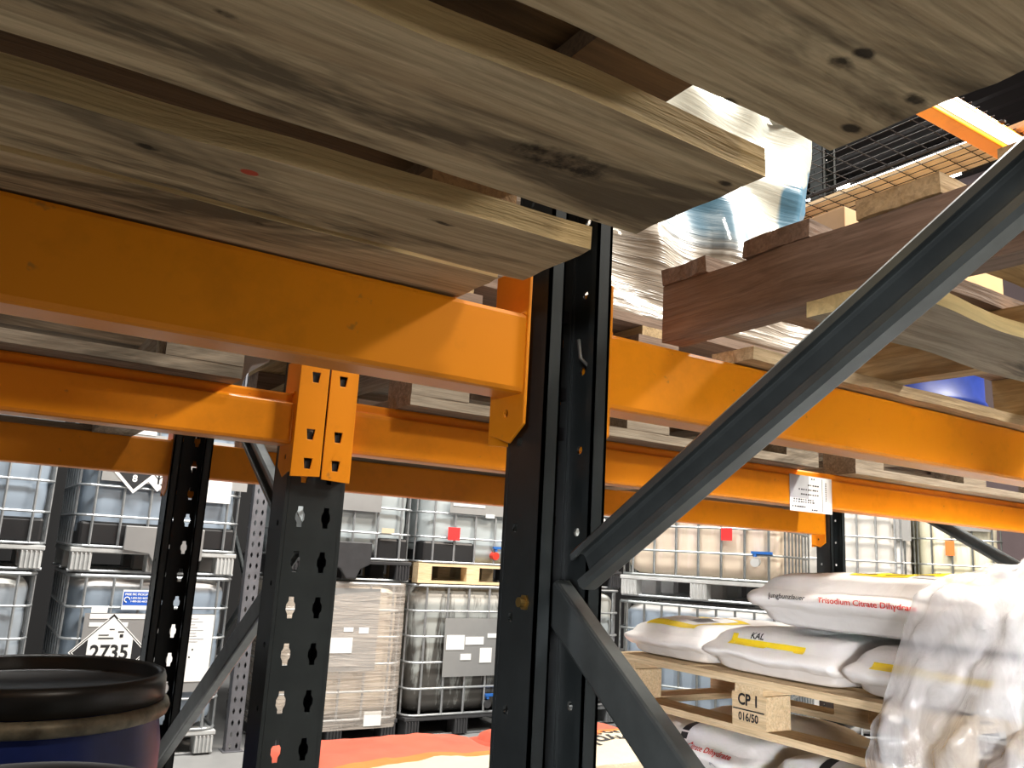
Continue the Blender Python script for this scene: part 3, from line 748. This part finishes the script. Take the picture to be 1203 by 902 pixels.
# big white hazard sheet right of the post
hz = plate_px(L2, 203, 722, 243, 800, WHT, -.018, 'hazard_sheet')
for (dx_, dy_) in ((218,767),(226,763),(222,772),(215,770)):
    q = loc2(L2, dx_, dy_); on_front(L2, poly_bm(dia2(.024)), q[0], q[1], REDI, .003, 'hazard_diamond', parent=hz); on_front(L2, poly_bm(dia2(.018)), q[0], q[1], WHT, .0035, 'hazard_diamond', parent=hz); on_front(L2, poly_bm(rect2(.01,.012)), q[0], q[1], INK, .004, 'hazard_symbol', parent=hz)
bm = bmesh.new()
for r_ in range(9):
    q = loc2(L2, 208, 727+r_*3.4); f = [bm.verts.new((q[0]+a, -.0215, q[1]+b)) for a, b in ((0,0),(.14+.03*math.sin(r_*2),0),(.14+.03*math.sin(r_*2),.004),(0,.004))]; bm.faces.new(f)
obj('hazard_print', bm, PALE_BAR, hz)
# signs on U2
plate_px(U2, 128, 505, 290, 578)
q = loc2(U2, 160, 552)
d8 = on_front(U2, poly_bm(dia2(.155)), q[0], q[1], WHT, .003, 'class_diamond')
on_front(U2, poly_bm([(-.125,0),(0,-.128),(.125,0),(.10,.02),(-.10,.02)]), q[0], q[1], INK, .004, 'diamond_lower_half', parent=d8)
on_front(U2, text_bm('8', .062, .002), q[0], q[1]-.058, WHT, .005, 'number', parent=d8)
q = loc2(U2, 187, 560)
de = on_front(U2, poly_bm(dia2(.10)), q[0], q[1], WHT, .0025, 'environment_diamond')
bm = poly_bm(rect2(.012,.07)); 
for sx in (-1, 1): bm.faces.new([bm.verts.new((a, b, 0)) for a, b in ((0,0),(sx*.03,.03),(sx*.034,.026),(0,-.008))][::sx])
bm.faces.new([bm.verts.new((a, b, 0)) for a, b in ((.01,-.035),(.03,-.028),(.055,-.035),(.03,-.045))])
on_front(U2, bm, q[0], q[1]-.015, INK, .004, 'tree_and_fish_symbol', parent=de)
plate_px(U2, 246, 560, 270, 592, WHT, -.018, 'paper_sheet'); plate_px(U2, 138, 502, 184, 512, WHT, -.018, 'paper_sheet')
# light plate skirt on U2
a = loc2(U2, 148, 617); b = loc2(U2, 190, 648)
bm = bmesh.new(); bm.faces.new([bm.verts.new((x, 0, z)) for x, z in ((a[0],a[1]),(a[0]+.5,a[1]),(a[0]+.5,b[1]-.05),(a[0]+.22,b[1]-.12),(a[0]+.16,b[1]-.02),(a[0],b[1]))])
r_ = bmesh.ops.extrude_face_region(bm, geom=bm.faces[:]); bmesh.ops.translate(bm, vec=(0,-.02,0), verts=[v for v in r_['geom'] if isinstance(v, bmesh.types.BMVert)])
for v_ in bm.verts: v_.co.y -= .015
obj('valve_cover', bm, SLAT, U2, bevel=.006)
# column 3
L3 = tote('lower cream tote wrapped in stretch film, beside the middle upright', (1.97, Y0, LW), 0, .99, 1.1, 1.0, T_CREAM, 'black', vert=5)
plate_px(L3, 385, 690, 440, 788, SLAT)
plate_px(L3, 388, 749, 413, 767, WHT, -.018, 'paper_label'); plate_px(L3, 404, 737, 415, 742, WHT, -.018, 'paper_label'); plate_px(L3, 422, 737, 433, 744, WHT, -.018, 'paper_label'); plate_px(L3, 428, 836, 447, 852, WHT, -.018, 'paper_label')
bm = bmesh.new(); rings = []
for i in range(26):
    z = .10+1.05*i/25
    rings.append([bm.verts.new((.495+a*(1+.01*noise.noise(Vector((a*6,b*6,z*9)))), .55+b*(1+.012*noise.noise(Vector((a*6,b*6+4,z*11)))), z)) for a, b in rrect(1.02, 1.135, .10, 5)])
for A, Bq in zip(rings, rings[1:]):
    for k in range(len(A)): bm.faces.new((A[k], A[(k+1)%len(A)], Bq[(k+1)%len(A)], Bq[k]))
obj('stretch_film', bm, film_mat('tote_stretch_film', (.80,.72,.64), .22, .2, (1,1,16)), L3, smooth=True)
U3 = tote('upper pale tote with dark valve cover, on the film-wrapped tote', (1.96, Y0, UP), 0, 1.02, 1.1, 1.0, T_PALE, 'black', vert=5)
plate_px(U3, 385, 560, 448, 602); plate_px(U3, 449, 620, 463, 627, CRB, -.018, 'yellow_label')
bm = bmesh.new(); a = loc2(U3, 392, 635)
bm.faces.new([bm.verts.new((a[0]+x, 0, a[1]-z)) for x, z in ((0,0),(.30,0),(.30,.16),(.22,.20),(.19,.27),(.11,.27),(.06,.20),(0,.18))])
r_ = bmesh.ops.extrude_face_region(bm, geom=bm.faces[:]); bmesh.ops.translate(bm, vec=(0,-.04,0), verts=[v for v in r_['geom'] if isinstance(v, bmesh.types.BMVert)])
for v_ in bm.verts: v_.co.y -= .012
obj('valve_cover', bm, DKG, U3, bevel=.008)
obj('base_tray', B(.72, .98, .012, .3, .16, .33), BLK, U3, bevel=.02)
# column 4
L4 = tote('lower dirty tote with black drips and grey label plate', (3.02, Y0, LW), 0, 1.0, 1.1, 1.0, T_DIRTY, 'black', vert=5, valve=(VALB, DKG, .72, .08))
plate_px(L4, 524, 726, 588, 793)
for bx_ in ((525,746,545,763),(547,748,568,757),(541,768,553,775),(564,761,577,778),(573,744,584,749)): plate_px(L4, *bx_, WHT, -.018, 'paper_label')
U4 = tote('upper pale tote with red sticker on a wooden pallet', (3.04, Y0, UP), 0, 1.0, 1.1, 1.0, T_PALE, 'wood', vert=5, valve=(VALB, VALR, .70, .09))
obj('base_tray', B(.03, .50, .004, .3, .165, .33), BLK, U4, bevel=.02)
plate_px(U4, 527, 619, 540, 635, REDS, -.018, 'red_sticker'); plate_px(U4, 530, 585, 600, 608); plate_px(U4, 533, 591, 570, 597, WHT, -.018, 'paper_label'); plate_px(U4, 571, 604, 581, 609, WHT, -.018, 'paper_label')
# column 5, mostly behind the near upright
L5 = tote('lower greenish tote half hidden behind the near upright', (4.12, Y0, LW), 0, 1.0, 1.1, 1.0, T_PALE, 'steel', valve=(BLK, VALR, .86, .08))
U5 = tote('upper tote with dark label plate behind the near upright', (4.12, Y0, UP), 0, 1.0, 1.1, 1.0, T_PALE, 'black')
plate_px(U5, 690, 605, 719, 625, DKG); q = loc2(U5, 710, 614); on_front(U5, poly_bm(dia2(.04)), q[0], q[1], WHT, .004, 'diamond_label')

# right hand totes, standing askew: from bottom-left and bottom-right pixels of the cage at given forward distances
def tote_px(label, pl_, dl_, pr_, dr_, zc, **k):
    a = ray(*pl_)*dl_; b = ray(*pr_)*dr_; v = Vector((b.x-a.x, b.y-a.y, 0)); rot = math.atan2(v.y, v.x); 
    return tote(label, (a.x, a.y, zc-.155), rot, v.length, **k)
R2 = tote_px('upper rosy tote with red label, behind the long brace', (728,690), 6.35, (921,705), 5.75, -.108, d=1.0, h=.93, tank=T_WARM, base='plastic', rails=6, vert=7, valve=(VALB, WPL, 1.02, .15), cagemat=GALV)  # darker cage metal on R1, R2, R4 and R5 paints in backlit bars
front_plate(R2, .78, .86, .44, .53, REDS, -.016, 'red_label')
R1 = tote('lower blue-liquid tote under the rosy tote, behind the sacks', (R2.location.x-.02, R2.location.y, LW), R2.rotation_euler.z, 1.24, 1.0, .98, T_BLUE, 'plastic', vert=9, cagemat=GALV)
q = ray(926, 690)*6.7
R3 = tote('upper grey tote between the rosy tote and the far right upright', (q.x, q.y, UP), -.50, 1.0, 1.0, 1.0, T_WHITE, 'black')
R3b = tote('lower grey tote between the rosy tote and the far right upright', (q.x, q.y, LW), -.50, 1.0, 1.0, 1.0, T_WHITE, 'black')
R4 = tote_px('white tote with red valve, right of the far right upright', (979,698), 8.2, (1080,702), 8.0, -.135, d=1.0, h=1.0, tank=T_WHITE, base='plastic', rails=5, vert=4, valve=(VALR, VALB, .40, .12), cagemat=GALV)
front_plate(R4, .22, .72, .62, 1.0, SLAT)
R5 = tote_px('ivory tote with orange sticker, rightmost of the far totes', (1083,700), 8.0, (1185,706), 7.8, -.135, d=1.0, h=1.0, tank=T_CRM2, base='wood', rails=5, vert=4, valve=(SLAT, CART, .38, .12), cagemat=GALV)
front_plate(R5, .22, .30, .50, .64, ORB, -.016, 'orange_sticker'); front_plate(R5, .30, .62, .74, 1.0, SLAT)
tote('lower white tote supporting the red-valved tote', (R4.location.x, R4.location.y, LW), R4.rotation_euler.z, .76, 1.0, .972, T_WHITE, 'plastic')
tote('lower white tote supporting the ivory tote', (R5.location.x+.01, R5.location.y, LW), R5.rotation_euler.z, .73, 1.0, .972, T_WHITE, 'plastic')

# ------------------------------------------------------------------ sacks
def sack_bm(w, d, h, seed, puff=1.0, n=28):
    bm = bmesh.new(); bmesh.ops.create_cube(bm, size=2); bmesh.ops.subdivide_edges(bm, edges=bm.edges[:], cuts=n, use_grid_fill=True)
    for v in bm.verts:
        x, y, z = v.co
        fx = max(0, 1-abs(x)**9)**.5; fy = max(0, 1-abs(y)**9)**.5
        e = .42+.58*fx*fy
        rx = 1-.05*abs(z)**2; 
        p = Vector((x*w/2*(1-.035*abs(y)**4)*(1-.07*z*z*abs(x)**3), y*d/2*(1-.03*abs(x)**4)*(1-.12*z*z*abs(y)**3), h*.45+z*h*(.55 if z > 0 else .45)*e*(1-.22*(1-(1-x*x)*(1-y*y)) if z > 0 else 1)))
        nn = noise.noise(p*7+Vector((seed,0,0)))*.012 + noise.noise(p*22+Vector((0,seed,0)))*.004
        if z < -.9: nn *= .1
        v.co = p + Vector((nn*.6, nn*.6, nn))
        v.co.z = max(0, v.co.z)
    return bm
def sack(name, label, loc, rot, w, d, h, mat, seed, group=None):
    t = thing(name, label, 'sack', loc, rot, group)
    bm = sack_bm(w, d, h, seed); bvh = BVHTree.FromBMesh(bm)
    obj('sack_body', bm, mat, t, smooth=True)
    return t, bvh
# citrate pallet: face toward -X at X=1.9, running along Y
PX, PZ = 1.90, -.303
# local frame: rotate -90deg: local x -> -Y world, local y -> +X world
R90 = -math.pi/2
cp = block_pallet('fresh CP 1 wooden pallet carrying the upper citrate sacks', PX, 2.27, PZ-.152, 1.16, 1.0, (W['newX'], W['newY']), R90, .152)
obj('stencil', put(text_bm('CP 1', .042, .0012, .9), (.58, -.003, .091), (1,0,0), (0,0,1)), INK, cp)
obj('stencil', B(.525, .635, -.004, -.0015, .064, .067), INK, cp)
obj('stencil', put(text_bm('016/50', .030, .0008, .85), (.58, -.003, .046), (1,0,0), (0,0,1)), INK, cp)
side = Vector((0, 1, -.35))   # cast from the front and above in sack local space
VV = (-.32, 0, .95)
def prod_text(t, bvh, x, z, d, scale=1, both=True, sx=0):
    o = (x, -d/2, z)
    if both:
        obj('maker_print', drape(text_bm('Jungbunzlauer', .040*scale, .0003, align='LEFT'), bvh, o, (1,0,0), VV, (0,1,-.25)), INK, t)
        o = (x+.30*scale, -d/2, z-.002)
    obj('product_print', drape(text_bm('Trisodium Citrate Dihydrate', .043*scale, .0004, align='LEFT'), bvh, o, (1,0,0), VV, (0,1,-.25)), REDI, t)
def patch(t, bvh, pts, x, y, mat, name, off=.0012):
    return obj(name, drape(poly_bm(pts), bvh, (x, y, .5), (1,0,0), (0,1,0), (0,0,-1), off), mat, t)
# pallet layer, under sacks
s1, b1 = sack('product_sack', 'flat white sack with yellow-framed barcode, far end of the pallet', (PX+.31, 2.075, PZ+.001), R90, .36, .60, .125, BAG, 3)
patch(s1, b1, rect2(.22,.26), 0, -.12, YEL, 'yellow_frame'); patch(s1, b1, rect2(.17,.20), 0, -.12, BAG, 'frame_field', .002); patch(s1, b1, rect2(.12,.13), -.01, -.13, WHT, 'barcode_label', .003)
bm = bmesh.new()
for k in range(8): bm.faces.new([bm.verts.new((a, b, 0)) for a, b in ((.01+k*.006,-.05),(.013+k*.006,-.05),(.013+k*.006,.05),(.01+k*.006,.05))])
obj('barcode', drape(bm, b1, (0,-.13,.5), (1,0,0), (0,1,0), (0,0,-1), .0038, .02), INK, s1)
s2, b2 = sack('product_sack', 'white sack on the pallet under the big printed sack, left', (PX+.31, 1.65, PZ+.001), R90, .465, .62, .135, BAG, 5)
def side_mark(t, bvh, x0, x1, z, hh=.016, name='yellow_bar', mat=YEL):
    bm = poly_bm([(0,0),(x1-x0,-.0),(x1-x0,hh),(0,hh)]); obj(name, drape(bm, bvh, (x0, -.3, z), (1,0,0), (0,0,1), (0,1,-.2)), mat, t)
side_mark(s2, b2, -.12, .12, .085); side_mark(s2, b2, -.14, -.12, .085, .03)
obj('print', drape(text_bm('KAL', .026, .0006), b2, (-.05,-.3,.115), (1,0,0), (0,.3,1), (0,1,-.25)), INK, s2)
s3, b3 = sack('product_sack', 'white sack on the pallet under the big printed sack, right', (PX+.31, 1.165, PZ+.001), R90, .475, .62, .135, BAG, 8)
side_mark(s3, b3, -.16, .14, .075)
s4, b4 = sack('product_sack', 'big white printed Trisodium Citrate sack on top of the others', (PX+.345, 1.335, PZ+.142), R90, .84, .62, .165, BAG, 11)
prod_text(s4, b4, -.32, .088, .62, .56)
patch(s4, b4, rect2(.030,.07), -.27, -.15, INK, 'black_tab')
yb_ = patch(s4, b4, rect2(.17,.20), -.03, -.12, YEL, 'yellow_panel')
bm = bmesh.new()
for k in range(6):
    for j in range(2): bm.faces.new([bm.verts.new((a, b, 0)) for a, b in ((-.075+j*.085, -.085+k*.032), (-.012+j*.08, -.085+k*.032), (-.012+j*.08, -.078+k*.032), (-.075+j*.085, -.078+k*.032))])
obj('panel_print', drape(bm, b4, (-.03,-.12,.5), (1,0,0), (0,1,0), (0,0,-1), .0025, .02), INK, s4)
patch(s4, b4, rect2(.14,.22), .14, -.12, PALE_BAR, 'grey_panel'); patch(s4, b4, rect2(.025,.22), .25, -.12, YEL, 'yellow_panel'); patch(s4, b4, rect2(.10,.02), .20, -.225, YEL, 'yellow_panel', .0018)
s5, b5 = sack('product_sack', 'white sack on the far side of the pallet, behind the big printed sack', (PX+.82, 1.60, PZ+.001), R90, .90, .34, .16, BAG, 13)
# lower layers
k = 0
seedc = 20
for layer in range(5):
    z = PZ-.152-.006-.164*(layer+1)
    for j, (yc, wd) in enumerate(((1.965, .54), (1.375, .59))):
        wrd = ('topmost below the CP 1 pallet', 'second layer down', 'third layer down', 'fourth layer down', 'bottom layer')[layer]
        ss, bb = sack('product_sack', f'white citrate sack in the lower stack, {wrd}, {"farther" if j == 0 else "nearer"} one', (PX+.34, yc, z), R90, wd, .66, .154, BAG, seedc)
        seedc += 3
        if layer == 0:
            prod_text(ss, bb, -.10 if j == 0 else -.22, .095, .66, .56, both=(j == 1))
            patch(ss, bb, rect2(.028,.10), -.03 if j == 0 else -.12, -.24, INK, 'black_tab')
            if j == 0:
                bm = bmesh.new(); tube(bm, [(.014*math.cos(a*.63), .014*math.sin(a*.63), 0) for a in range(10)], .002, 4, True)
                obj('round_mark', drape(bm, bb, (.12,-.33,.05), (1,0,0), (0,.3,1), (0,1,-.25), .001, 1), PALE_BAR, ss)
                side_mark(ss, bb, .13, .2, .02, .02)
block_pallet('lowest wooden pallet under the citrate sack stack', PX, 2.27, FL+.001, 1.16, 1.0, (W['newX'], W['newY']), R90, PZ-.152-.164*5-.012-FL-.001)

# crumpled hood over the right end
t = thing('plastic_hood', 'crumpled clear plastic hood draped over the right end of the sacks', 'plastic sheet', (0,0,0))
bm = bmesh.new(); nU, nV = 90, 90; G = []
for i in range(nU+1):
    u = i/nU; row = []
    for j in range(nV+1):
        v = j/nV
        # v: 0 at back top, over the edge, down the face; u: 0 far, 1 near
        y_top = 1.25; y = y_top+.10*max(0,v-.35)*1.2 + (-.95)*u - (.12*(1-u))*(1-v)
        ztop = -.02+.05*math.sin(u*5+.6)*.6
        if v < .35: x = 2.55-(2.55-1.87)*(v/.35); z = ztop+.03*math.sin(v*9) - max(0, (v-.22))*.35
        else:
            s_ = (v-.35)/.65; x = 1.87-.05*math.sin(s_*2.2)-.10*s_; z = ztop-.046-.80*s_
        fold = .028*math.sin(u*34+2.2*noise.noise(Vector((u*3,v*2,1)))*3)*min(1, max(0, v-.25)*2)
        crk = .030*noise.noise(Vector((u*9, v*9, 0)))+.018*noise.noise(Vector((u*24, v*22, 3)))
        row.append(bm.verts.new((x-fold-abs(crk), y+crk*.5, z+crk*(1 if v < .4 else .3))))
    G.append(row)
for i in range(nU):
    for j in range(nV): bm.faces.new((G[i][j], G[i+1][j], G[i+1][j+1], G[i][j+1]))
obj('hood_sheet', bm, HOOD, t, smooth=True)

# ------------------------------------------------------------------ red sack load
for (xc, wd, sd, lb_) in ((1.62, 1.02, 2, 'red and orange paper sack on the low stack, left one'), (2.56, .80, 6, 'red sack with cream panel and curved lettering, right one of the low stack')):
    t, bv = sack('paper_sack', lb_, (xc, 3.25, -.975), 0, wd, .92, .175, REDB, sd)
    patch(t, bv, [(-wd*.46,-.45),(wd*.48,-.45),(wd*.48,.10 if xc > 2 else -.10),(wd*.1,.06 if xc > 2 else -.08),(-wd*.46,.05 if xc > 2 else -.14)], 0, 0, ORB, 'orange_band')
    patch(t, bv, [(-wd*.44,-.45),(wd*.46,-.45),(wd*.46,.04 if xc > 2 else -.18),(wd*.1,.0 if xc > 2 else -.16),(-wd*.30,-.22)], 0, 0, CRB, 'cream_band', .0022)
    if xc > 2:
        obj('print', drape(text_bm('Polyphos', .15, .003), bv, (.02,-.12,.5), (-1,0,0), (0,-1,0), (0,0,-1), .004, .03), INK, t)
        obj('print', drape(text_bm('PQ S', .065, .002), bv, (.12,.0,.5), (-1,0,0), (0,-1,0), (0,0,-1), .004, .03), INK, t)
for k, xc in enumerate((1.62, 2.56)):
    sack('paper_sack', ('red paper sack in the lower layer, left one', 'red paper sack in the lower layer, right one')[k], (xc, 3.25, -1.145), 0, (1.0,.78)[k], .9, .160, REDB, 30+k)
block_pallet('wooden pallet on the floor under the red sacks', 1.13, 2.78, FL+.001, 1.80, .95, (W['paleX'], W['paleY']), 0, .272)

# ------------------------------------------------------------------ supports and odds
# pallet under the blue drum
block_pallet('wooden pallet under the large blue drum', dl.x-.60, dl.y-.28, FL+.001, .85, .66, (W['greyX'], W['greyY']))
# ceiling lamps
for i, (px, py, ln, lb_) in enumerate(((1070, 194, 2.6, 'bright ceiling strip lamp seen through the wire deck, right'), (1084, 217, 1.4, 'glaring ceiling strip lamp just above the brown pallet'), (972, 226, 1.0, 'short ceiling strip lamp seen through the wire deck, left'))):
    q = onZ(px, py, 6.82)
    strip_lamp(q, ln, lb_, .06 if i != 1 else .15)

# repeats of one kind share a group
GR = {'liquid_tote': 'liquid totes stacked beyond the racks', 'product_sack': 'white citrate sacks on the right', 'paper_sack': 'red paper sacks in the aisle',
      'wooden_pallet': 'wooden pallets in and around the racks', 'rack_beam': 'orange rack beams', 'rack_frame': 'rack frames', 'plastic_drum': 'drums', 'strip_lamp': 'ceiling strip lamps'}
for o in C.objects:
    k = o.name.split('.')[0]
    if o.parent is None and k in GR and 'label' in o: o['group'] = GR[k]
